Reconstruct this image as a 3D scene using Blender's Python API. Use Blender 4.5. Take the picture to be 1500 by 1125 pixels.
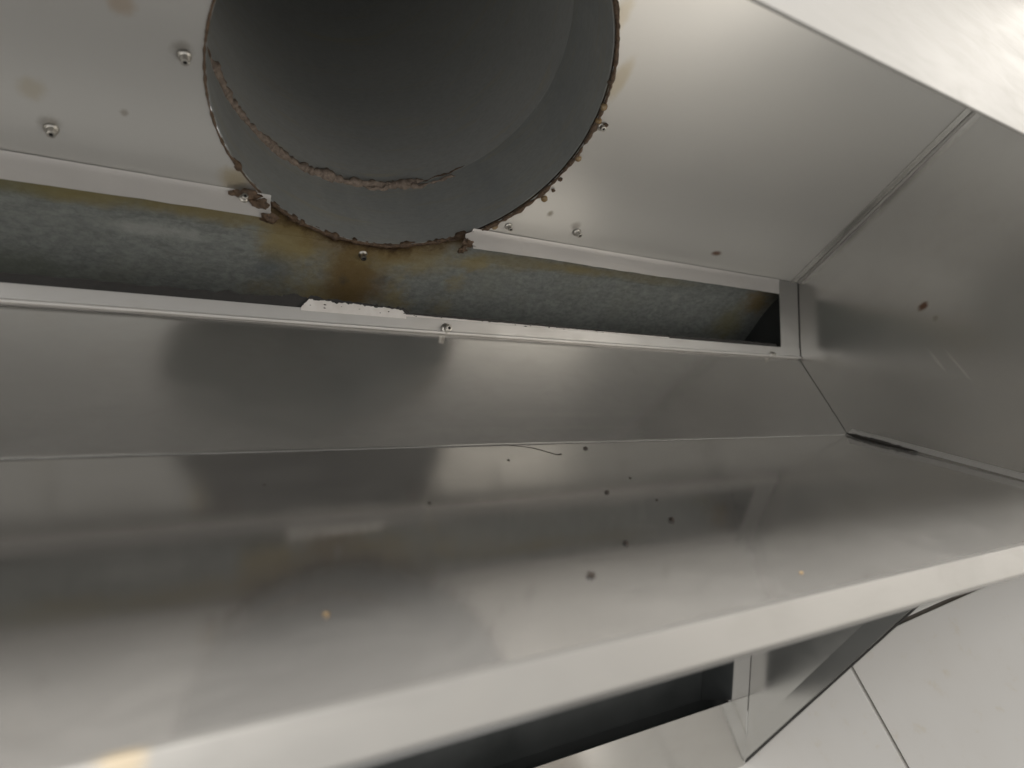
import bpy, bmesh, math, random
from mathutils import Vector, Matrix, noise
random.seed(7)
sc = bpy.context.scene
for o in list(bpy.data.objects): bpy.data.objects.remove(o)

# ------------------------------------------------------------------ camera
CAM = Vector((0.0, 0.0, 1.75))
YAW, PITCH, ROLL, FPX = math.radians(38.609), math.radians(31.319), math.radians(20.975), 988.9
def cam_axes():
    cy, sy, cp, sp = math.cos(YAW), math.sin(YAW), math.cos(PITCH), math.sin(PITCH)
    fwd = Vector((sy*cp, cy*cp, sp)); right = Vector((cy, -sy, 0)); down = -right.cross(fwd)
    return (math.cos(ROLL)*right + math.sin(ROLL)*down, -math.sin(ROLL)*right + math.cos(ROLL)*down, fwd)
RT, DN, FW = cam_axes()
cd = bpy.data.cameras.new('camera'); cam = bpy.data.objects.new('camera', cd)
sc.collection.objects.link(cam); sc.camera = cam
m = Matrix((RT, -DN, -FW)).transposed().to_4x4(); m.translation = CAM; cam.matrix_world = m
cd.sensor_width = 36; cd.lens = FPX/1500*36; cd.clip_start = 0.01; cd.clip_end = 60
cd.dof.use_dof = True; cd.dof.focus_distance = 0.80; cd.dof.aperture_fstop = 4.2

# ------------------------------------------------------------------ world, lamps, exposure
w = bpy.data.worlds.new('World'); sc.world = w; w.use_nodes = True
bg = w.node_tree.nodes['Background']; bg.inputs[0].default_value = (1.0, 0.985, 0.955, 1); bg.inputs[1].default_value = 0.75
def area(name, loc, target, sx, sy, power, col):
    ld = bpy.data.lights.new(name, 'AREA'); ld.shape = 'RECTANGLE'; ld.size = sx; ld.size_y = sy; ld.energy = power; ld.color = col
    o = bpy.data.objects.new(name, ld); sc.collection.objects.link(o); o.location = loc
    o.rotation_euler = (Vector(target)-Vector(loc)).to_track_quat('-Z', 'Y').to_euler(); return o
area('kitchen_lamp', (-1.5, -1.60, 3.60), (0.2, 0.30, 1.83), 1.8, 0.5, 540, (1, .975, .935))
area('tile_fill_light', (-1.6, -2.8, 1.50), (0.9, 0.5, 1.85), 2.0, 1.6, 60, (1, .985, .96))  # added soft fill for tiles, lip and ceiling; no real window
sc.view_settings.view_transform = 'Standard'; sc.view_settings.look = 'None'
sc.view_settings.exposure = 0.10; sc.view_settings.gamma = 1
sc.render.engine = 'CYCLES'
sc.cycles.max_bounces = 10; sc.cycles.glossy_bounces = 8; sc.cycles.diffuse_bounces = 5
sc.render.resolution_x = 1024; sc.render.resolution_y = 768

# ------------------------------------------------------------------ pixel -> point on a known surface (metres relative to the camera)
def ray(x, y): return RT*((x-750)/FPX) + DN*((y-562.5)/FPX) + FW
def onp(px, pt, n):
    r = ray(*px); n = Vector(n); return r*(Vector(pt).dot(n)/r.dot(n))
# section of the hood in (y, z), metres from the camera; it runs along x
XE = 1.043                      # inner face of the end panel
XL = -1.25                      # other end, out of the picture
ZC = 0.600                      # ceiling
A, S, B, C, LIP = (.461, .600), (.526, .504), (.537, .488), (.541, .335), (.2873, .0582)
DC, DR = (.2775, .3095), .2002  # duct centre and radius
CN = Vector((0, .112, .076)).normalized()         # chamfer normal, pointing away from the room
FD = Vector((0, C[0]-LIP[0], C[1]-LIP[1])).normalized(); FN = Vector((0, -FD.z, FD.y))
def on_ceiling(p): return onp(p, (0, 0, ZC), (0, 0, 1))
def on_chamfer(p): return onp(p, (0, A[0], A[1]), CN)
def on_tray(p): return onp(p, (0, C[0], C[1]), FN)
def on_end(p): return onp(p, (XE, 0, 0), (1, 0, 0))
def on_galv(p): return onp(p, (0, 0, ZC+.004), (0, 0, 1))

# ------------------------------------------------------------------ materials
def nodes(name):
    m = bpy.data.materials.new(name); m.use_nodes = True; nt = m.node_tree
    return m, nt, nt.nodes['Principled BSDF']
class NT:
    def __init__(s, nt): s.nt = nt; s.tc = nt.nodes.new('ShaderNodeTexCoord')
    def n(s, t, **k):
        x = s.nt.nodes.new(t)
        for a, b in k.items(): setattr(x, a, b)
        return x
    def l(s, a, b): s.nt.links.new(a, b)
    def noise(s, scale, detail=3, rough=.5, stretch=(1, 1, 1), dist=0, off=(0, 0, 0)):
        mp = s.n('ShaderNodeMapping'); mp.inputs['Scale'].default_value = stretch; mp.inputs['Location'].default_value = off
        s.l(s.tc.outputs['Object'], mp.inputs[0])
        t = s.n('ShaderNodeTexNoise'); t.inputs['Scale'].default_value = scale; t.inputs['Detail'].default_value = detail
        t.inputs['Roughness'].default_value = rough; t.inputs['Distortion'].default_value = dist
        s.l(mp.outputs[0], t.inputs['Vector']); return t.outputs['Fac']
    def ramp(s, v, a, b, lo=0., hi=1.):
        r = s.n('ShaderNodeMapRange'); r.inputs[1].default_value = a; r.inputs[2].default_value = b
        r.inputs[3].default_value = lo; r.inputs[4].default_value = hi; s.l(v, r.inputs[0]); return r.outputs[0]
    def math(s, op, a, b):
        x = s.n('ShaderNodeMath', operation=op)
        for i, v in enumerate((a, b)):
            if isinstance(v, (int, float)): x.inputs[i].default_value = v
            else: s.l(v, x.inputs[i])
        return x.outputs[0]
    def mix(s, f, a, b):
        x = s.n('ShaderNodeMix', data_type='RGBA')
        for i, v in ((0, f), (6, a), (7, b)):
            if isinstance(v, (int, float)): x.inputs[i].default_value = v
            elif isinstance(v, tuple): x.inputs[i].default_value = v+(1,)
            else: s.l(v, x.inputs[i])
        return x.outputs[2]
    def bump(s, h, strength, dist, prev=None):
        b = s.n('ShaderNodeBump'); b.inputs['Strength'].default_value = strength; b.inputs['Distance'].default_value = dist
        s.l(h, b.inputs['Height'])
        if prev is not None: s.l(prev, b.inputs['Normal'])
        return b.outputs[0]
    def spot(s, centre, rx, soft=.5, warp=0.0, stretch=(1, 1, 1)):
        """1 inside a blotch round an object-space point, 0 outside"""
        v = s.n('ShaderNodeVectorMath', operation='SUBTRACT'); v.inputs[1].default_value = centre; s.l(s.tc.outputs['Object'], v.inputs[0])
        sca = s.n('ShaderNodeVectorMath', operation='MULTIPLY'); sca.inputs[1].default_value = stretch; s.l(v.outputs[0], sca.inputs[0])
        ln = s.n('ShaderNodeVectorMath', operation='LENGTH'); s.l(sca.outputs[0], ln.inputs[0])
        d = ln.outputs['Value']
        if warp:
            d = s.math('ADD', d, s.math('MULTIPLY', s.math('SUBTRACT', s.noise(1/(rx*.9), 8, .72), .5), warp*rx*2.6))
        r = s.n('ShaderNodeMapRange', interpolation_type='SMOOTHSTEP'); r.inputs[1].default_value = rx; r.inputs[2].default_value = rx*(1-soft)
        s.l(d, r.inputs[0]); return r.outputs[0]

def steel(name, base=(.56, .545, .52), rough=.30, metal=.88, brush=(.6, 60, 60), wave=.5, marks=(), smear=.10, dirt=.12, film=0., film_col=(.55, .53, .50), scratch=0., across=None, aniso=.55):
    m, nt, bs = nodes(name); t = NT(nt)
    streak = t.noise(6, 5, .7, brush)
    big = t.noise(3.5, 4, .6, (1, 1.6, 1.6), 1.5)
    fine = t.noise(26, 4, .65, (.6, 1.3, 1.3), .6, (3, 1, 2))
    c = t.mix(t.ramp(big, .35, .7, 0, dirt*2), base, tuple(x*.80 for x in base))
    c = t.mix(t.ramp(fine, .52, .78, 0, dirt*1.6), c, (base[0]*.80, base[1]*.77, base[2]*.70))
    c = t.mix(t.ramp(streak, .3, .7, 0, .025), c, tuple(x*.7 for x in base))
    if scratch:
        for rot, off in ((.10, 1.), (-.55, 4.)):
            mp = t.n('ShaderNodeMapping'); mp.inputs['Rotation'].default_value = (rot*.6, rot*.4, rot); mp.inputs['Location'].default_value = (off, off*2, off)
            mp.inputs['Scale'].default_value = tuple(.5 if x == min(brush) else 42 for x in brush); t.l(t.tc.outputs['Object'], mp.inputs[0])
            sn = t.n('ShaderNodeTexNoise'); sn.inputs['Scale'].default_value = 3.; sn.inputs['Detail'].default_value = 2; t.l(mp.outputs[0], sn.inputs['Vector'])
            c = t.mix(t.math('MULTIPLY', t.ramp(sn.outputs['Fac'], .70, .76, 0, scratch), t.ramp(big, .45, .6, 0, 1)), c, (.75, .73, .70))
    for (pt, r, col, k, st) in marks:
        c = t.mix(t.math('MULTIPLY', t.spot(pt, r, .75, .35, st), k), c, col)
    nt.links.new(c, bs.inputs['Base Color'])
    rr = t.math('ADD', t.ramp(streak, .25, .75, rough-.008, rough+.012), t.ramp(fine, .4, .75, 0, smear))
    rr = t.math('ADD', rr, t.ramp(big, .3, .7, -.015, .025))
    nt.links.new(rr, bs.inputs['Roughness'])
    bs.inputs['Metallic'].default_value = metal
    if across:
        tv = t.n('ShaderNodeCombineXYZ')
        for q in range(3): tv.inputs[q].default_value = across[q]
        t.l(tv.outputs[0], bs.inputs['Tangent']); bs.inputs['Anisotropic'].default_value = aniso
    b = t.bump(t.noise(1.7, 1, .4, (1, 1, 1), 0, (5, 5, 5)), .5*wave, .02)
    nt.links.new(b, bs.inputs['Normal'])
    if film:
        df = t.n('ShaderNodeBsdfDiffuse'); df.inputs[0].default_value = film_col+(1,); mx = t.n('ShaderNodeMixShader')
        t.l(t.math('ADD', t.ramp(big, .3, .7, film-.015, film+.015), t.ramp(fine, .45, .75, 0, .02)), mx.inputs[0])
        t.l(bs.outputs[0], mx.inputs[1]); t.l(df.outputs[0], mx.inputs[2]); t.l(mx.outputs[0], nt.nodes['Material Output'].inputs[0])
    return m

ys = lambda p: tuple(p)
stain_y = (.42, .30, .08)
M_ceil = steel('ceiling_steel', across=(0, 1, 0), base=(.66, .652, .63), rough=.30, metal=.74, smear=0., dirt=.015, wave=.35, marks=(
    (ys(on_ceiling((45, 130))), .014, stain_y, .25, (1, 1, 1)), (ys(on_ceiling((176, 4))), .014, (.45, .26, .08), .35, (1, 1, 1)),
    (ys(on_ceiling((344, 262))), .020, stain_y, .5, (1, 1, 1)), (ys(on_ceiling((1050, 371))), .010, (.16, .07, .03), .9, (.7, 1.5, 1)),
    (ys(on_ceiling((905, 120))), .030, stain_y, .35, (2.2, .8, 1)), (ys(on_ceiling((905, 30))), .030, stain_y, .3, (2.2, .8, 1)),
    (ys(on_ceiling((267, 74))), .011, (.16, .13, .10), .45, (1, 1, 1)), (ys(on_ceiling((73, 181))), .011, (.16, .13, .10), .45, (1, 1, 1)), (ys(on_ceiling((843, 331))), .010, (.16, .13, .10), .4, (1, 1, 1)),  # small dark spots just above three rivets
    (ys(on_ceiling((806, 313))), .006, (.2, .17, .12), .7, (1, 1, 1)), (ys(on_ceiling((182, 165))), .005, (.25, .2, .15), .5, (1, 1, 1))))
M_end = steel('end_steel', across=(0, 0, 1), base=(.60, .59, .565), rough=.20, metal=.92, smear=.03, brush=(60, 1.4, 60), wave=.25, marks=(
    (ys(on_end((1352, 449))), .012, (.16, .07, .03), .9, (1, 1, 1.6)), (ys(on_end((1370, 466))), .006, (.22, .16, .08), .3, (1, 1, 1)),
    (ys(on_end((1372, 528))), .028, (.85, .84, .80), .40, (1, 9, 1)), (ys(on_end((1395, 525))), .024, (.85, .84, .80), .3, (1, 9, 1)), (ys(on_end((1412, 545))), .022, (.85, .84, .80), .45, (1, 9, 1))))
M_back = steel('back_steel', across=(0, 0, 1), aniso=.3, base=(.68, .67, .65), rough=.16, metal=.97, wave=.12, smear=.06, dirt=.10, film=.07, marks=tuple((tuple(onp(px, (0, .539, 0), (0, 1, 0))), r, (.80, .78, .74), k, st) for px, r, k, st in (((760, 606), .035, .22, (.5, 1, 5)), ((850, 607), .03, .28, (.6, 1, 5)), ((930, 605), .03, .22, (.6, 1, 5)), ((680, 632), .05, .15, (.4, 1, 6)), ((860, 625), .05, .2, (.35, 1, 12)), ((720, 545), .03, .15, (1, 1, 2)))))
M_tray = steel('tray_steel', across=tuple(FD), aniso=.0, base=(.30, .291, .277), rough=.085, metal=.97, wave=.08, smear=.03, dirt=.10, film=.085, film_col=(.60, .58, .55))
M_lip = steel('lip_steel', base=(.17, .165, .155), rough=.40, metal=.6, wave=.1, marks=((ys(on_tray((180, 1112))), .012, (.40, .29, .13), .3, (1, 1, 1)),))
M_trim = steel('trim_steel', base=(.43, .418, .40), rough=.30, metal=.6, wave=.15, dirt=.16)
M_trim_lit = steel('trim_steel_lit', base=(.68, .655, .63), rough=.35, metal=.45, wave=.15, dirt=.16)  # lighter copy of the trim steel, brightness put into the colour
M_front = steel('front_steel', base=(.205, .2, .19), rough=.55, metal=.35, wave=.1)
M_rivet = steel('rivet_steel', base=(.50, .48, .44), rough=.33, metal=.95, brush=(1, 1, 1), wave=0)

def plain(name, col, col2, rough, scale=120, metal=0., bumpd=.0006, bstr=.6, stretch=(1, 1, 1)):
    m, nt, bs = nodes(name); t = NT(nt)
    n = t.noise(scale, 5, .65, stretch)
    nt.links.new(t.mix(t.ramp(n, .3, .7), col, col2), bs.inputs['Base Color'])
    nt.links.new(t.ramp(n, .3, .7, rough-.1, rough+.1), bs.inputs['Roughness'])
    bs.inputs['Metallic'].default_value = metal
    nt.links.new(t.bump(n, bstr, bumpd), bs.inputs['Normal'])
    return m
M_grime = plain('grime', (.045, .027, .016), (.17, .108, .064), .55, 260, bumpd=.002, bstr=.9)
M_sealant = plain('seam_sealant', (.16, .12, .095), (.36, .29, .235), .6, 220, bumpd=.002, bstr=.9)
M_drop = plain('grease_drop', (.22, .14, .06), (.34, .25, .14), .25, 90)
M_black = plain('black_shade_sealant', (.008, .007, .006), (.022, .019, .016), .5, 200, bumpd=.001)  # sealant black, also colours the painted shade along the slot
M_crumb = plain('crumb', (.010, .007, .005), (.04, .028, .02), .7, 300, bumpd=.002)
M_crumb2 = plain('crumb_tan', (.10, .065, .03), (.22, .15, .07), .6, 300)
M_film = plain('white_film', (.74, .71, .68), (.62, .58, .54), .5, 60)
M_hole = plain('hole', (.01, .01, .01), (.015, .014, .012), .8)
M_grout = plain('grout', (.10, .088, .075), (.16, .14, .12), .85, 180)
M_cavity = plain('cavity_steel_shade', (.050, .054, .054), (.075, .079, .079), .5, 9, metal=.3, bstr=.1)  # shade of the recesses put into a near-black steel colour

def galv():
    m, nt, bs = nodes('galvanised_stained'); t = NT(nt)
    sp = t.n('ShaderNodeTexVoronoi'); sp.inputs['Scale'].default_value = 75; sp.inputs['Randomness'].default_value = 1
    mp = t.n('ShaderNodeMapping'); mp.inputs['Scale'].default_value = (.8, 1.1, 1); t.l(t.tc.outputs['Object'], mp.inputs[0])
    wv = t.n('ShaderNodeTexNoise'); wv.inputs['Scale'].default_value = 45; wv.inputs['Detail'].default_value = 3; t.l(mp.outputs[0], wv.inputs['Vector'])
    mxv = t.n('ShaderNodeMix', data_type='VECTOR'); mxv.inputs[0].default_value = .035; t.l(mp.outputs[0], mxv.inputs[4]); t.l(wv.outputs['Color'], mxv.inputs[5]); t.l(mxv.outputs[1], sp.inputs['Vector'])
    sep = t.n('ShaderNodeSeparateColor'); t.l(sp.outputs['Color'], sep.inputs[0])
    fine = t.noise(150, 5, .7, (.7, 1.2, 1)); mid = t.noise(48, 6, .72, (.7, 1.2, 1), .8); big = t.noise(6, 3, .6, (1, 1, 1), .5, (2, 0, 0))
    c = t.mix(t.ramp(sep.outputs[0], 0, 1, 0, 1), (.30, .315, .295), (.37, .387, .365))
    c = t.mix(t.ramp(fine, .38, .66, 0, .8), c, (.19, .203, .193))
    c = t.mix(t.ramp(mid, .45, .75, 0, .4), c, (.41, .43, .42))
    c = t.mix(t.ramp(big, .5, .72, 0, .45), c, (.34, .345, .27))
    br = (.20, .125, .045); ye = (.40, .31, .12)
    def blot(px, r, col, k, st=(1, 1, 1), soft=.85, warp=.8):
        nonlocal c
        c = t.mix(t.math('MULTIPLY', t.spot(tuple(on_galv(px)), r, soft, warp, st), k), c, col)
    blot((430, 350), .060, ye, .75, (1, 1, 1)); blot((505, 395), .075, ye, .65, (1, .75, 1)); blot((515, 415), .062, br, .8, (1.1, .7, 1)); blot((470, 440), .05, br, .55, (1, 1.2, 1))
    blot((575, 430), .035, ye, .6); blot((600, 375), .085, ye, .6, (1, 2.2, 1)); blot((690, 385), .05, ye, .6, (1, 2.5, 1)); blot((665, 410), .020, ye, .45)
    blot((330, 310), .10, ye, .5, (1, 4, 1)); blot((150, 280), .12, (.27, .25, .10), .5, (1, 6, 1)); blot((20, 268), .08, (.27, .25, .10), .5, (1, 5, 1))
    blot((850, 395), .12, ye, .55, (1, 8, 1)); blot((1110, 440), .05, (.30, .20, .06), .7, (1, 1, 1)); blot((1060, 470), .06, (.27, .24, .10), .6)
    blot((500, 405), .013, (.05, .065, .09), .45, warp=1.); blot((560, 405), .016, (.07, .085, .095), .35, (.6, 1.5, 1)); blot((400, 385), .03, (.10, .13, .16), .45)
    blot((225, 335), .030, (.55, .56, .53), .55, (.45, 2.4, 1)); blot((990, 434), .012, (.5, .5, .47), .5); blot((30, 390), .07, (.25, .27, .22), .5, (.6, 2, 1))
    blot((250, 300), .10, ye, .38, (.6, 5, 1)); blot((80, 275), .10, ye, .25, (.6, 6, 1)); blot((760, 385), .10, ye, .4, (.7, 6, 1)); blot((950, 408), .10, ye, .3, (.7, 7, 1)); blot((420, 425), .05, ye, .5, (.8, 1.4, 1)); blot((640, 440), .03, ye, .35)
    # grease ring round the duct mouth
    v = t.n('ShaderNodeVectorMath', operation='SUBTRACT'); v.inputs[1].default_value = (DC[0], DC[1], ZC); t.l(t.tc.outputs['Object'], v.inputs[0])
    fl = t.n('ShaderNodeVectorMath', operation='MULTIPLY'); fl.inputs[1].default_value = (1, 1, 0); t.l(v.outputs[0], fl.inputs[0])
    ln = t.n('ShaderNodeVectorMath', operation='LENGTH'); t.l(fl.outputs[0], ln.inputs[0])
    d = t.math('ADD', ln.outputs['Value'], t.math('MULTIPLY', t.math('SUBTRACT', t.noise(30, 5, .7), .5), .045))
    c = t.mix(t.ramp(d, DR+.004, DR+.032, .95, 0), c, (.22, .14, .045)); c = t.mix(t.ramp(d, DR+.002, DR+.016, .95, 0), c, (.055, .033, .02))
    nt.links.new(c, bs.inputs['Base Color']); bs.inputs['Metallic'].default_value = .25
    nt.links.new(t.ramp(fine, .3, .7, .38, .6), bs.inputs['Roughness'])
    nt.links.new(t.bump(mid, .35, .003, t.bump(fine, .25, .0008)), bs.inputs['Normal'])
    return m
M_galv = galv()
def ductmat(name, base, dark):
    m, nt, bs = nodes(name); t = NT(nt)
    a = t.noise(9, 5, .65, (1, 1, .7), 1); f = t.noise(120, 4, .6, (1, 1, 3)); s = t.noise(5, 4, .7, (1, 1, 14), 1.2)
    c = t.mix(t.ramp(a, .35, .7), base, dark); c = t.mix(t.ramp(f, .4, .7, 0, .35), c, tuple(x*.65 for x in base))
    c = t.mix(t.ramp(s, .55, .75, 0, .5), c, (base[0]*1.15, base[1]*1.0, base[2]*.7))
    nt.links.new(c, bs.inputs['Base Color']); bs.inputs['Metallic'].default_value = .25
    nt.links.new(t.ramp(s, .3, .7, .38, .58), bs.inputs['Roughness'])
    nt.links.new(t.bump(f, .15, .0006, t.bump(a, .2, .004)), bs.inputs['Normal'])
    return m
M_duct = ductmat('collar_galvanised', (.41, .42, .405), (.34, .355, .355))
M_duct2 = ductmat('duct_galvanised', (.50, .505, .49), (.46, .47, .46))
def tilemat():
    m, nt, bs = nodes('tile_glaze'); t = NT(nt)
    n = t.noise(5, 4, .6); s = t.noise(40, 4, .7)
    c = t.mix(t.ramp(n, .3, .7), (.60, .58, .55), (.57, .545, .51)); c = t.mix(t.ramp(s, .60, .75, 0, .3), c, (.50, .42, .28))
    nt.links.new(c, bs.inputs['Base Color']); nt.links.new(t.ramp(s, .3, .8, .28, .42), bs.inputs['Roughness'])
    nt.links.new(t.bump(n, .15, .004), bs.inputs['Normal']); return m
M_tile = tilemat()

# ------------------------------------------------------------------ builders (coordinates relative to the camera; objects sit at CAM so object space = these numbers)
def finish(name, bm, mat, parent=None, smooth=None):
    bmesh.ops.recalc_face_normals(bm, faces=bm.faces)
    me = bpy.data.meshes.new(name); bm.to_mesh(me); bm.free(); me.materials.append(mat)
    if smooth is not None:
        for p in me.polygons: p.use_smooth = True
        me.set_sharp_from_angle(angle=math.radians(smooth))
    o = bpy.data.objects.new(name, me); sc.collection.objects.link(o)
    if parent: o.parent = parent
    else: o.location = CAM
    return o
def tag(o, label=None, cat=None, group=None, kind=None):
    for k, v in (('label', label), ('category', cat), ('group', group), ('kind', kind)):
        if v: o[k] = v
    return o
def thing(name, label, cat):
    o = bpy.data.objects.new(name, None); sc.collection.objects.link(o); o.location = CAM; o.empty_display_size = .1
    return tag(o, label, cat)
def slab(polys, vec):
    """extrude closed outlines (lists of 3D points) by vec, as a solid sheet"""
    bm = bmesh.new(); vec = Vector(vec)
    for P in polys:
        a = [bm.verts.new(p) for p in P]; b = [bm.verts.new(Vector(p)+vec) for p in P]
        bm.faces.new(a); bm.faces.new(b[::-1])
        for i in range(len(P)):
            j = (i+1) % len(P); bm.faces.new((a[i], b[i], b[j], a[j]))
    return bm
def section(prof, x0, x1, t=.0012, nx=1, wob=0.):
    """sheet of thickness t that follows a (y, z) profile and runs from x0 to x1; thickness to the left of travel"""
    bm = bmesh.new(); n = len(prof); rows = []
    nr = []
    for i in range(n):
        d = Vector((0, 0))
        if i: d += (Vector(prof[i])-Vector(prof[i-1])).normalized()
        if i < n-1: d += (Vector(prof[i+1])-Vector(prof[i])).normalized()
        d.normalize(); nr.append(Vector((-d.y, d.x)))
    loop = [Vector(p) for p in prof] + [Vector(prof[i])+nr[i]*t for i in range(n-1, -1, -1)]
    for k in range(nx+1):
        x = x0+(x1-x0)*k/nx
        rows.append([bm.verts.new((x, p.x, p.y+(wob*noise.noise(Vector((x*3.1, 1.7, 0))) if wob else 0))) for p in loop])
    L = len(loop)
    for k in range(nx):
        for i in range(L):
            j = (i+1) % L; bm.faces.new((rows[k][i], rows[k][j], rows[k+1][j], rows[k+1][i]))
    for r in (rows[0], rows[-1]):
        for i in range(n-1): bm.faces.new((r[i], r[i+1], r[L-2-i], r[L-1-i]))
    return bm
def fillet(p, q, r, rad, seg=6):
    """points rounding the corner q between p and r"""
    p, q, r = Vector(p), Vector(q), Vector(r); a = (p-q).normalized(); b = (r-q).normalized()
    ang = a.angle(b); d = rad/math.tan(ang/2); s, e = q+a*d, q+b*d
    c = q+(a+b).normalized()*(rad/math.sin(ang/2)); out = []
    for i in range(seg+1):
        v = (s-c).lerp(e-c, i/seg).normalized()*rad; out.append(tuple(c+v))
    return out
def tube(path, radf, seg=8, closed=False):
    bm = bmesh.new(); rings = []; n = len(path)
    for i, p in enumerate(path):
        p = Vector(p)
        a = Vector(path[i-1] if i or closed else path[i]); b = Vector(path[(i+1) % n] if i < n-1 or closed else path[i])
        d = (b-a).normalized(); u = d.orthogonal() if abs(d.z) > .9 else d.cross(Vector((0, 0, 1))).normalized(); v = d.cross(u)
        rings.append([bm.verts.new(p+(u*math.cos(2*math.pi*k/seg)+v*math.sin(2*math.pi*k/seg))*radf(i, k)) for k in range(seg)])
    for i in range(n if closed else n-1):
        r, s = rings[i], rings[(i+1) % n]
        for k in range(seg): bm.faces.new((r[k], r[(k+1) % seg], s[(k+1) % seg], s[k]))
    if not closed:
        bm.faces.new(rings[0]); bm.faces.new(rings[-1][::-1])
    return bm
def blob(p, r, sq=(1, 1, 1), rough=.35, seed=0, sub=2):
    bm = bmesh.new(); bmesh.ops.create_icosphere(bm, subdivisions=sub, radius=1)
    for v in bm.verts:
        k = 1+rough*noise.noise(v.co*1.6+Vector((seed*3.7, seed, 0)))
        v.co = Vector(p)+Vector((v.co.x*sq[0], v.co.y*sq[1], v.co.z*sq[2]))*k*r
    return bm

# ------------------------------------------------------------------ tiled side wall
wall = finish('wall', slab([[(XE+.0125, -.75, -.85), (XE+.0125, 1.70, -.85), (XE+.0125, 1.70, .95), (XE+.0125, -.75, .95)]], (.05, 0, 0)), M_grout)
tag(wall, 'tiled kitchen side wall with dark grout beside the hood', None, None, 'structure')
TW, TH, G = .60, .30, .0055
def tile_mesh():
    bm = bmesh.new(); bmesh.ops.create_cube(bm, size=1)
    for v in bm.verts: v.co = Vector((v.co.x*.009, v.co.y*(TW-G), v.co.z*(TH-G)))
    bmesh.ops.bevel(bm, geom=[e for e in bm.edges], offset=.0012, segments=2, profile=.5, affect='EDGES')
    me = bpy.data.meshes.new('tile'); bm.to_mesh(me); bm.free(); me.materials.append(M_tile); return me
tme = tile_mesh()
for j in range(-2, 2):
    for i in range(-2, 2):
        o = bpy.data.objects.new('tile', tme); sc.collection.objects.link(o); o.parent = wall
        o.location = (XE+.0085+random.uniform(-.0004, .0004), .758+TW*(i+.5), .064+TH*(j+.5))
        if .758+TW*(i+1) > 1.71 or .064+TH*(j+1) > .96: bpy.data.objects.remove(o)

# ------------------------------------------------------------------ the hood
hood = thing('exhaust_hood', 'open stainless steel kitchen exhaust hood seen from inside, fixed against the tiled wall', 'exhaust hood')
# ceiling sheet with the round mouth cut out of its rear edge
Y0 = .008
dx = math.sqrt(DR*DR-(A[0]-DC[1])**2)
a0 = math.atan2(A[0]-DC[1], -dx); a1 = math.atan2(A[0]-DC[1], dx)
N = 120
arc = []
start, end = a0, a1+2*math.pi
for k in range(N+1):
    a = start+(end-start)*k/N
    arc.append((DC[0]+(DR+.0005)*math.cos(a), DC[1]+(DR+.0005)*math.sin(a), ZC))
half = len(arc)//2
mid = arc[half]   # a point at the front of the mouth
left = [(XL, Y0, ZC), (XL, A[0], ZC)] + arc[:half+1] + [(mid[0], Y0, ZC)]
right = [(mid[0], Y0, ZC)] + arc[half:] + [(XE, A[0], ZC), (XE, Y0, ZC)]
bm = slab([left, right], (0, 0, .0012)); bmesh.ops.remove_doubles(bm, verts=bm.verts, dist=1e-5)
finish('ceiling_panel', bm, M_ceil, hood)

# end panels
front_top = (-.055, .63)
FE = (.061, .320)    # lower edge of the front panel
poly = [(FE[0]-.2*.33, .655), (.640, .655), (.640, .345), (.754, .330), (1.068, -.044), (.359, .134), (LIP[0]-.002, LIP[1]-.022), (LIP[0]-.014, LIP[1]-.018), FE]
for x, nm in ((XE, 1), (XL, -1)):
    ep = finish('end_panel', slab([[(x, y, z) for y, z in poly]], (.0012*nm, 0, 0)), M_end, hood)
    # flange folded under the ceiling sheet
    fl = [(x-nm*.0006, Y0+.02), (x-nm*.021, Y0+.02)]
    f = finish('flange', slab([[(x-nm*.0005, Y0+.03, ZC-.0004), (x-nm*.020, Y0+.03, ZC-.0004), (x-nm*.020, A[0]-.001, ZC-.0004), (x-nm*.0005, A[0]-.001, ZC-.0004)]], (0, 0, -.0014)), M_end, ep)
    # rolled bead in the fold
    tube_o = finish('fold_bead', tube([(x-nm*.0012, Y0+.03+(A[0]-Y0-.032)*k/24, ZC-.0028) for k in range(25)], lambda i, k: .0019, 8), M_trim, ep, 40)
    # hem along the lower cut edge
    P, Q = Vector((1.060, -.0395)), Vector((.372, .1300)); d = (Q-P).normalized(); u = Vector((-d.y, d.x)); u = -u if u.y < 0 else u
    hem = [P+u*.002, Q+u*.002, Q+u*.030, P+u*.030+d*.035]
    finish('hem', slab([[(x-nm*(.0032 if q_ < 2 else .0004), p.x, p.y) for q_, p in enumerate(hem)]], (-nm*.0010, 0, 0)), M_end, ep)
    finish('edge_line', tube([(x-nm*.0012, *(P.lerp(Q, k/20)-u*.0006)) for k in range(21)], lambda i, k: .0017*(1+.3*noise.noise(Vector((i*.9, k, 2)))), 6), M_black, ep, 60)  # thin black line along the lower cut edge
    # crimped strip standing on the drip panel
    cs = [(C[0]-.012, C[1]+.004), (LIP[0]+.01, LIP[1]+.024), (LIP[0]+.01, LIP[1]+.012), (C[0]-.004, C[1]+.002)]
    finish('crimp_strip', slab([[(x-nm*.0006, y, z) for y, z in cs]], (-nm*.0020, 0, 0)), M_trim, ep)

# back panel: lower slot strip, rounded bend, upright
prof = [S] + fillet(S, B, C, .014, 8) + [(C[0]-.0005, C[1]+.0005)]
back = finish('back_panel', section(prof[::-1], XL+.002, XE-.0015, -.0012, 60, .0), M_back, hood, 25)
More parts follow.
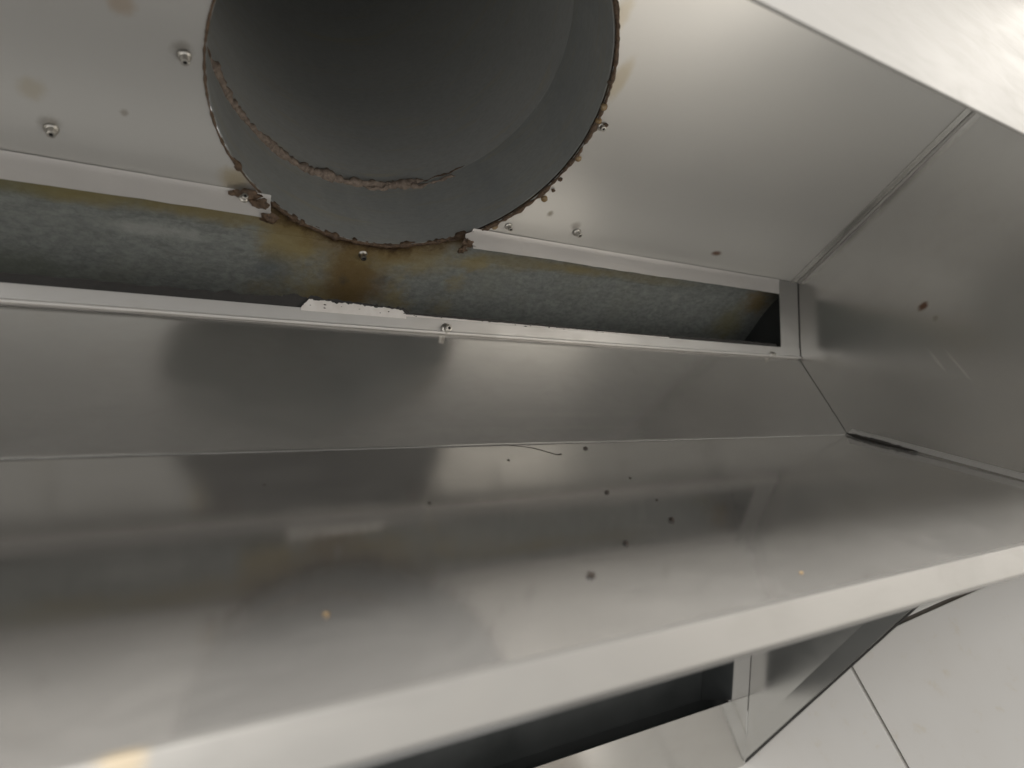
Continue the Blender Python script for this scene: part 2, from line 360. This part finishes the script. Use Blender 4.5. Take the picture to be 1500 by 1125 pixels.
# bright trim laid on the lower slot strip with a rolled edge above the bend
tp = Vector(S); tq = Vector(B); td = (tq-tp).normalized(); tn = Vector((-td.y, td.x)); tn = -tn if tn.x > 0 else tn
tr = [tuple(tp+tn*.0016), tuple(tp+td*.0150+tn*.0016)]
roll = []
cc = tp+td*.0155+tn*.0022
for k in range(9):
    a = -1.2+k*.36; roll.append(tuple(cc+(td*math.cos(a)+tn*math.sin(a))*.0018))
low = finish('slot_trim', section(tr, XL+.002, XE-.002, .0010, 80, .0012), M_trim, hood, 25)
finish('rolled_edge', tube([(XL+.003+(XE-XL-.005)*k/90, cc.x, cc.y+.0012*noise.noise(Vector(((XL+.003+(XE-XL-.005)*k/90)*3.1, 1.7, 0)))) for k in range(91)], lambda i, k: .0019, 10), M_trim_lit, low, 60)  # lighter steel paints the highlight along this ridge
# trim along the upper slot edge, two lengths cut away for the duct
def strip(x0, x1, rag0=0, rag1=0, name='slot_trim', w=.0245, nx=60):
    ax = Vector((0, A[0], A[1]-.0006)); dv = Vector((0, S[0]-A[0], S[1]-A[1])).normalized()
    bm = bmesh.new(); ro = []
    for k in range(nx+1):
        x = x0+(x1-x0)*k/nx; row = []
        for j in range(7):
            s = j/6; xx = x
            if k == 0: xx += rag0*(noise.noise(Vector((s*4, 3, 1)))+.3*noise.noise(Vector((s*19, 3, 1)))) + rag0*2.2*(s-.5)**2*4
            if k == nx: xx += rag1*(noise.noise(Vector((s*4, 8, 1)))+.3*noise.noise(Vector((s*19, 8, 1))))
            ww = w*(1+.06*noise.noise(Vector((x*5, 0, 2)))) + (.0009*noise.noise(Vector((x*40, 7, 2))) if s > .9 else 0)
            lift = -CN*(.0006+.0007*(max(0, .25-s)/.25)**2 + .0007*noise.noise(Vector((x*4, s, 9))))
            row.append(ax+dv*(ww*s)+lift+Vector((xx, 0, 0)))
        ro.append(row)
    V = [[bm.verts.new(p) for p in r] for r in ro]; W = [[bm.verts.new(p+CN*.0009) for p in r] for r in ro]
    for k in range(nx):
        for j in range(6):
            bm.faces.new((V[k][j], V[k+1][j], V[k+1][j+1], V[k][j+1])); bm.faces.new((W[k][j], W[k][j+1], W[k+1][j+1], W[k+1][j]))
        for j in (0, 6): bm.faces.new((V[k][j], W[k][j], W[k+1][j], V[k+1][j]))
    for k in (0, nx):
        for j in range(6): bm.faces.new((V[k][j], V[k][j+1], W[k][j+1], W[k][j]))
    return finish(name, bm, M_trim_lit, hood, 30)
strip(XL+.003, .158, 0, .003)
strip(.388, XE-.052, .008, 0)
side = [(A[0]+.0005, A[1]-.0008), (S[0]+.001, S[1]-.001)]
finish('slot_trim', section(side, XE-.0515, XE-.0025, -.0012, 1), M_trim, hood)
finish('corner_gap', slab([[(XE-.0024, side[0][0], side[0][1]-.001), (XE-.0004, side[0][0], side[0][1]-.001), (XE-.0004, side[1][0], side[1][1]), (XE-.0024, side[1][0], side[1][1])]], -CN*.0008), M_black, hood)

# drip panel and its lip
c0 = Vector((C[0]-.0008, C[1])); l0 = Vector(LIP)
prof = [tuple(c0), tuple(l0+Vector((FD.y, FD.z))*.004)] 
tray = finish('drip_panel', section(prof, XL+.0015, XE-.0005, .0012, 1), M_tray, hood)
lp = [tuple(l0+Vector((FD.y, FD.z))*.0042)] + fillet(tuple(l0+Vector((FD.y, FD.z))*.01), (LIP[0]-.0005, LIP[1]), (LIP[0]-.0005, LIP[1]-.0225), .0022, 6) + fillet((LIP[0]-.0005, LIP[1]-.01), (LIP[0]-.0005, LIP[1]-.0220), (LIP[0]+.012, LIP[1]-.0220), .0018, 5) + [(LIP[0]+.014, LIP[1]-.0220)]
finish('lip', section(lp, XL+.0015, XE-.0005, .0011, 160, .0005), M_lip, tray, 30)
# faint bend at the foot of the back panel
finish('seam', section([(C[0]-.0012, C[1]+.0022), (C[0]-.0016, C[1]+.0012), (C[0]-.0013, C[1]+.0002)], XL+.003, XE-.003, .0006, 40, .0003), M_back, hood, 60)

# front panel, leaning out
fp = [FE, (FE[0]-.2*.42, FE[1]+.42)]
front = finish('front_panel', section([(FE[0]+.0005, FE[1]+.014), (FE[0]+.0026, FE[1]+.0015), (FE[0]+.0016, FE[1]+.0002), (FE[0]+.0004, FE[1]+.0002), (FE[0]-.0004, FE[1]+.0020), fp[1]], XL, XE, -.0012, 1), M_front, hood, 30)

# galvanised casing above and behind the lining
GZ = ZC+.004
def with_hole(x0, x1, y0, y1, z, r, t):
    cir = [(DC[0]+r*math.cos(2*math.pi*k/96), DC[1]+r*math.sin(2*math.pi*k/96), z) for k in range(97)]
    up = [(x0, DC[1], z)] + [(x0, y1, z), (x1, y1, z), (x1, DC[1], z)] + cir[0:49]
    dn = [(x1, DC[1], z), (x1, y0, z), (x0, y0, z), (x0, DC[1], z)] + cir[48:97]
    return slab([up, dn], (0, 0, t))
cas = finish('casing_top', with_hole(XL, XE-.0005, .02, .516, GZ, DR+.0003, .0015), M_galv, hood)
finish('casing_top', section([(.5162, GZ), (.545, GZ-.0035), (.630, GZ-.0205)], XL, XE-.0005, .0012, 1), M_galv, hood, 60)
finish('casing_back', section([(.630, GZ-.021), (.630, .345), (.545, .345)], XL, XE-.0005, .0012, 1), M_cavity, hood)  # lower return added to keep world light out of the slot
finish('slot_end_dark', slab([[(XE-.0035, .50, .56), (XE-.0035, .47, .6035), (XE-.0035, .6295, .6035), (XE-.0035, .6295, .346), (XE-.0035, .546, .346), (XE-.0035, .546, .49)]], (.001, 0, 0)), M_cavity, hood)  # dark sheet added over the end panel, paints the slot end's shade
finish('light_block_ledge', section([(.560, .338), (.756, .334)], XL, XE-.0005, .0012, 1), M_cavity, hood)  # unseen closing sheet, added to stop world light leaking in

# rear lining below the drip panel, with its own slot
def rear(s):   # s metres below the upper end, along the slope
    d = Vector((.314, -.374)).normalized(); return (.754+d.x*s, .330+d.y*s)
RL = math.hypot(.314, .374)
def sl(px):
    p = onp(px, (0, .932, .118), (0, .162, .136)); return (p.y-.754)/Vector((.314, -.374)).normalized().x
s_bot = sl((1085, 1022)); s_top = s_bot-.24
rn = Vector((0, .374, .314)).normalized()
rp = finish('rear_panel', section([rear(s_bot), rear(RL)], XL+.002, XE-.0015, -.0012, 1), M_end, hood)
finish('rear_panel', section([rear(0), rear(s_top)], XL+.002, XE-.0015, -.0012, 1), M_end, hood)
finish('slot_trim', section([rear(s_top+.001), rear(s_bot-.001)], XE-.046, XE-.0015, -.0014, 1), M_trim, hood)
# inward lip of that slot and the dark cavity behind
e0 = rear(s_bot-.0008)
q0, q1 = Vector(rear(s_top-.03)), Vector(rear(s_bot+.03)); off = Vector((rn.y, rn.z))*.07
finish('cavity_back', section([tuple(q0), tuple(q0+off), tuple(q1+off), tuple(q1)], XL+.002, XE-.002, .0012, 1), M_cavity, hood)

pl = [rear(s_top-.03), rear(s_bot+.03), tuple(q1+off), tuple(q0+off)]
finish('cavity_end_dark', slab([[(XE-.0465, y, z) for y, z in [rear(s_top-.0), rear(s_bot-.002), tuple(q1+off*.98), tuple(q0+off*.98)]]], (.001, 0, 0)), M_cavity, hood)  # dark sheet added to hide the bright end panel, stands for shade
# ------------------------------------------------------------------ rivets
def lathe(prof, seg=20):
    bm = bmesh.new(); R = []
    for r, z in prof: R.append([bm.verts.new((r*math.cos(2*math.pi*k/seg), r*math.sin(2*math.pi*k/seg), z)) for k in range(seg)])
    for a, b in zip(R, R[1:]):
        for k in range(seg): bm.faces.new((a[k], a[(k+1) % seg], b[(k+1) % seg], b[k]))
    bm.faces.new(R[-1]); return bm
def rivet(p, n, k=1.0, tilt=0.):
    q = Vector(n).to_track_quat('Z', 'Y')
    o = finish('rivet', lathe([(.0052, 0), (.0050, .0008), (.0040, .0016), (.0032, .0020), (.0032, .0062), (.0029, .0070), (.0023, .0073), (.0015, .0072), (.0014, .0055)]), M_rivet, hood, 40)
    o.location = p; o.rotation_euler = q.to_euler(); k *= 1.12; o.scale = (k, k, k); o.rotation_euler.x += tilt
    h = finish('hole', lathe([(.00138, .0056), (.00138, .0066), (.0006, .0067)], 12), M_hole, o); return o
dn = (0, 0, -1); ch = tuple(-CN)
for px, k in (((270, 82), 1.05), ((75, 189), 1.05), ((845, 340), 1.05), ((745, 331), .9), ((881, 185), .9)):
    p = on_ceiling(px); p.z = ZC-.0002; rivet(p, (random.uniform(-.15, .15), random.uniform(-.15, .15), -1), k)
p = on_galv((531, 372)); rivet(p-Vector((0, 0, .0002)), dn, 1.05)
p = on_ceiling((1189, 397)); rivet((p.x, p.y, ZC-.0018), dn, .95)
p = on_chamfer((652, 482)); rivet(p-CN*.0022, ch, 1.15)
p = on_chamfer((1129, 519)); rivet(p-CN*.0022, ch, .85)
p = on_chamfer((357, 290)); rivet(p-CN*.0010, ch, .9)

# ------------------------------------------------------------------ grime, scraps and black shade strips belonging to the hood
def ragged(x0, x1, sfun, n, name, mat, lift, seed, base):
    """thin ragged sheet in the slot plane standing up from the lower slot edge"""
    dv = Vector((0, A[0]-S[0], A[1]-S[1])).normalized(); o = Vector((0, S[0], S[1])); lo = []; up = []
    for k in range(n+1):
        f = k/n; x = x0+(x1-x0)*f
        hgt = sfun(f)*(1+.22*noise.noise(Vector((x*90, seed, 0)))+.20*noise.noise(Vector((x*310, seed, 4))))
        lo.append(o+Vector((x, 0, 0))-dv*base-CN*lift); up.append(o+Vector((x+.002*noise.noise(Vector((f*30, seed, 7))), 0, 0))+dv*hgt-CN*(lift+.0006*noise.noise(Vector((x*25, seed, 2)))))
    bm = bmesh.new(); th = CN*.0006
    L = [bm.verts.new(p) for p in lo]; U = [bm.verts.new(p) for p in up]; L2 = [bm.verts.new(p+th) for p in lo]; U2 = [bm.verts.new(p+th) for p in up]
    for k in range(n):
        bm.faces.new((L[k], L[k+1], U[k+1], U[k])); bm.faces.new((L2[k], U2[k], U2[k+1], L2[k+1])); bm.faces.new((U[k], U[k+1], U2[k+1], U2[k]))
        bm.faces.new((L[k], L2[k], L2[k+1], L[k+1]))
    bm.faces.new((L[0], U[0], U2[0], L2[0])); bm.faces.new((L[n], L2[n], U2[n], U[n]))
    return finish(name, bm, mat, hood)
xa, xb = on_chamfer((440, 455)).x, on_chamfer((594, 468)).x
flap = ragged(xa, xb, lambda f: .0100*min(1, f*14, (1-f)*18+.25)*(1-.35*f), 70, 'torn_film', M_film, .0022, 2, .003)
flap['label'] = 'torn strip of white protective film on the slot edge'
ragged(xa-.04, xb+.012, lambda f: .0150*min(1, f*6, (1-f)*14)*(1-.38*f), 60, 'black_shade_sealant', M_black, -.0018, 5, .002)  # black strips: sealant, with the shadow band above the trim painted in
ragged(XL+.01, xa, lambda f: .0075+.003*f, 120, 'black_shade_sealant', M_black, -.0018, 9, .002)
ragged(xb, XE-.06, lambda f: .0046+.001*math.sin(f*9), 120, 'black_shade_sealant', M_black, -.0018, 13, .002)
ragged(xb, xb+.42, lambda f: .0022*(1-.5*f), 90, 'torn_film', M_film, .0008, 3, .002)
for k in range(26):   # small burnt flecks on film and trim
    x = random.uniform(xa, xb+.30); up_ = random.uniform(0, .007) if x < xb else random.uniform(-.0005, .0018)
    dv = Vector((0, A[0]-S[0], A[1]-S[1])).normalized(); p = Vector((x, S[0], S[1]))+dv*up_-CN*(.0030 if x < xb else .0024)
    finish('fleck', blob(p, random.uniform(.0006, .0013), (random.uniform(.8, 1.8), .6, .6), .6, k, 1), M_black, hood)
for px, r, sq in (((365, 288), .010, (1.2, .8, .5)), ((382, 300), .009, (1.2, .9, .5)), ((345, 284), .007, (1.2, .8, .4)), ((395, 320), .008, (1.3, .9, .5)), ((684, 356), .007, (1.2, 1, .5)), ((677, 366), .006, (1, 1, .6))):
    p = on_chamfer(px); finish('grime_lump', blob(p-CN*.001, r*.8, sq, .8, px[0], 3), M_grime, hood, 60)

# ------------------------------------------------------------------ round duct
duct = thing('exhaust_duct', 'round galvanised duct opening in the hood ceiling with a greasy brown rim', 'duct')
def cyl(r0, r1, z0, z1, t=.0012, seg=128, rows=8, amp=.0):
    bm = bmesh.new(); V = []
    for j in range(rows+1):
        z = z0+(z1-z0)*j/rows; r = r0+(r1-r0)*j/rows
        V.append([[bm.verts.new((DC[0]+(r+dr+amp*noise.noise(Vector((math.cos(a)*2, math.sin(a)*2, z*7))))*math.cos(a), DC[1]+(r+dr+amp*noise.noise(Vector((math.cos(a)*2, math.sin(a)*2, z*7))))*math.sin(a), z)) for a in [2*math.pi*k/seg for k in range(seg)]] for dr in (0, t)])
    for j in range(rows):
        for k in range(seg):
            l = (k+1) % seg
            bm.faces.new((V[j][0][k], V[j][0][l], V[j+1][0][l], V[j+1][0][k])); bm.faces.new((V[j][1][k], V[j+1][1][k], V[j+1][1][l], V[j][1][l]))
    for j in (0, rows):
        for k in range(seg):
            l = (k+1) % seg; bm.faces.new((V[j][0][k], V[j][1][k], V[j][1][l], V[j][0][l]))
    return bm
ZS = .712
finish('collar', cyl(DR-.0018, DR-.0030, GZ-.0012, ZS, .0012, 128, 6, .0008), M_duct, duct, 40)
finish('upper_section', cyl(DR-.0031, DR-.0031, ZS+.0002, 1.55, .0012, 128, 10, .001), M_duct2, duct, 40)
finish('end_cap', slab([[(DC[0]+DR*math.cos(2*math.pi*k/64), DC[1]+DR*math.sin(2*math.pi*k/64), 1.551) for k in range(64)]], (0, 0, .002)), M_duct2, duct)
def ringbead(name, r, z, rad, mat, a_from, a_to, n, seed, amp=.6, zw=.003, seg=8):
    path = []; R = []
    for k in range(n+1):
        a = math.radians(a_from+(a_to-a_from)*k/n); e = min(1, k/8, (n-k)/8)
        path.append((DC[0]+r*math.cos(a), DC[1]+r*math.sin(a), z+zw*noise.noise(Vector((math.cos(a)*5, math.sin(a)*5, seed)))+.4*zw*noise.noise(Vector((math.cos(a)*22, math.sin(a)*22, seed)))))
        R.append(rad*max(.12, e*(1+amp*noise.noise(Vector((math.cos(a)*9, math.sin(a)*9, seed+2)))+amp*.8*noise.noise(Vector((math.cos(a)*34, math.sin(a)*34, seed+5))))))
    return finish(name, tube(path, lambda i, k: R[i]*(1+.35*noise.noise(Vector((path[i][0]*160, path[i][1]*160, k*1.3)))), seg), mat, duct, 70)
ringbead('seam_sealant', DR-.0032, ZS+.001, .0012, M_grime, 45, 165, 420, 1, .8, .005)
ringbead('seam_sealant', DR-.0040, ZS-.002, .0054, M_sealant, 62, 156, 300, 6, .9, .006)
ringbead('seam_sealant', DR-.0035, ZS-.008, .0026, M_sealant, 50, 85, 160, 12, .9, .010)
ringbead('rim_sealant', DR+.0012, ZC-.0010, .0022, M_grime, -75, 62, 380, 3, .95, .002)
ringbead('rim_sealant', DR+.0010, GZ-.0004, .0030, M_grime, 52, 146, 260, 8, .8, .002)
ringbead('rim_sealant', DR+.0002, ZC-.0008, .0011, M_grime, 140, 290, 300, 9, .8, .001)
def onrim(deg, off): a = math.radians(deg); return Vector((DC[0]+(DR+off)*math.cos(a), DC[1]+(DR+off)*math.sin(a), ZC-.0012))
for px, r in (((884, 155), .0055), ((876, 176), .0050), ((846, 231), .0055), ((797, 290), .0050), ((724, 331), .0052), ((886, 182), .004), ((820, 262), .0035), ((762, 308), .003), ((893, 120), .004), ((810, 278), .003)):
    p = on_ceiling(px); p.z = ZC-.0016; finish('grease_drip', blob(p, r*.8, (1.1, .9, .75), .45, px[0], 2), M_drop if r > .0045 else M_grime, duct, 80)

# ------------------------------------------------------------------ loose bits lying on the drip panel
spots = [((865, 845), .0040, 'largest round dark crumb on the sloping steel panel near its front lip', M_crumb),
 ((917, 797), .0031, 'dark oval crumb on the sloping panel, next up the slope from the largest crumb', M_crumb),
 ((984, 763), .0036, 'dark hooked crumb on the sloping panel, between the oval crumb and the end panel', M_crumb),
 ((889, 722), .0028, 'small dark crumb on the sloping panel on the bright reflected line', M_crumb),
 ((923, 701), .0018, 'tiny dark fleck on the sloping panel just above the bright reflected line', M_crumb),
 ((857, 658), .0036, 'dark upright flake at the foot of the back panel beside the hair', M_crumb),
 ((971, 645), .0030, 'dark flat flake lodged in the joint of back panel and sloping panel', M_crumb),
 ((745, 675), .0018, 'tiny dark dot on the sloping panel below the thin hair', M_crumb),
 ((629, 738), .0020, 'faint dark speck on the sloping panel under the rivet of the slot trim', M_crumb),
 ((962, 733), .0016, 'tiny faint speck between the reflected line and the hooked crumb', M_crumb),
 ((387, 711), .0014, 'lone faint speck on the dark part of the sloping panel', M_crumb),
 ((478, 902), .0024, 'tan crumb on the sloping panel where shadow meets light', M_crumb2),
 ((1174, 840), .0020, 'pale tan crumb on the bright front of the sloping panel', M_crumb2)]
for i, (px, r, lab, mt) in enumerate(spots):
    r *= .72; p = on_tray(px)+FN*(r*.42)
    o = finish('crumb', blob((0, 0, 0), r, (random.uniform(.8, 1.05), random.uniform(.8, 1.05), .62), .85, i+3, 3), mt, None, 80)
    o.location = CAM+p; o.rotation_euler = FN.to_track_quat('Z', 'Y').to_euler()
    tag(o, lab, 'crumb', 'crumbs on the sloping panel')
hp = [on_tray((x, y))+FN*.0007 for x, y in ((742, 653), (760, 654.5), (778, 656.5), (792, 660), (806, 664), (816, 667), (822, 666))]
pts = []
for i in range(len(hp)-1):
    for k in range(4): pts.append(hp[i].lerp(hp[i+1], k/4))
pts.append(hp[-1])
o = finish('hair', tube(pts, lambda i, k: .00035+.0006*max(0, i-20)/4, 6), M_crumb, None, 80)
tag(o, 'thin curved dark hair lying along the joint below the back panel', 'hair')
jp = [Vector((XE-.0040, C[0]-FD.y*d-.001, C[1]-FD.z*d+.0035)) for d in (.001, .012, .026, .042, .060, .085, .12)]
jt = []
for i in range(len(jp)-1):
    for k in range(5): jt.append(jp[i].lerp(jp[i+1], k/5))
finish('grime_streak', tube(jt, lambda i, k: .0030*math.sin(math.pi*(i+.6)/(len(jt)+1))**.6*(1+.6*noise.noise(Vector((i*.7, k*.9, 3)))), 8), M_black, hood, 70)
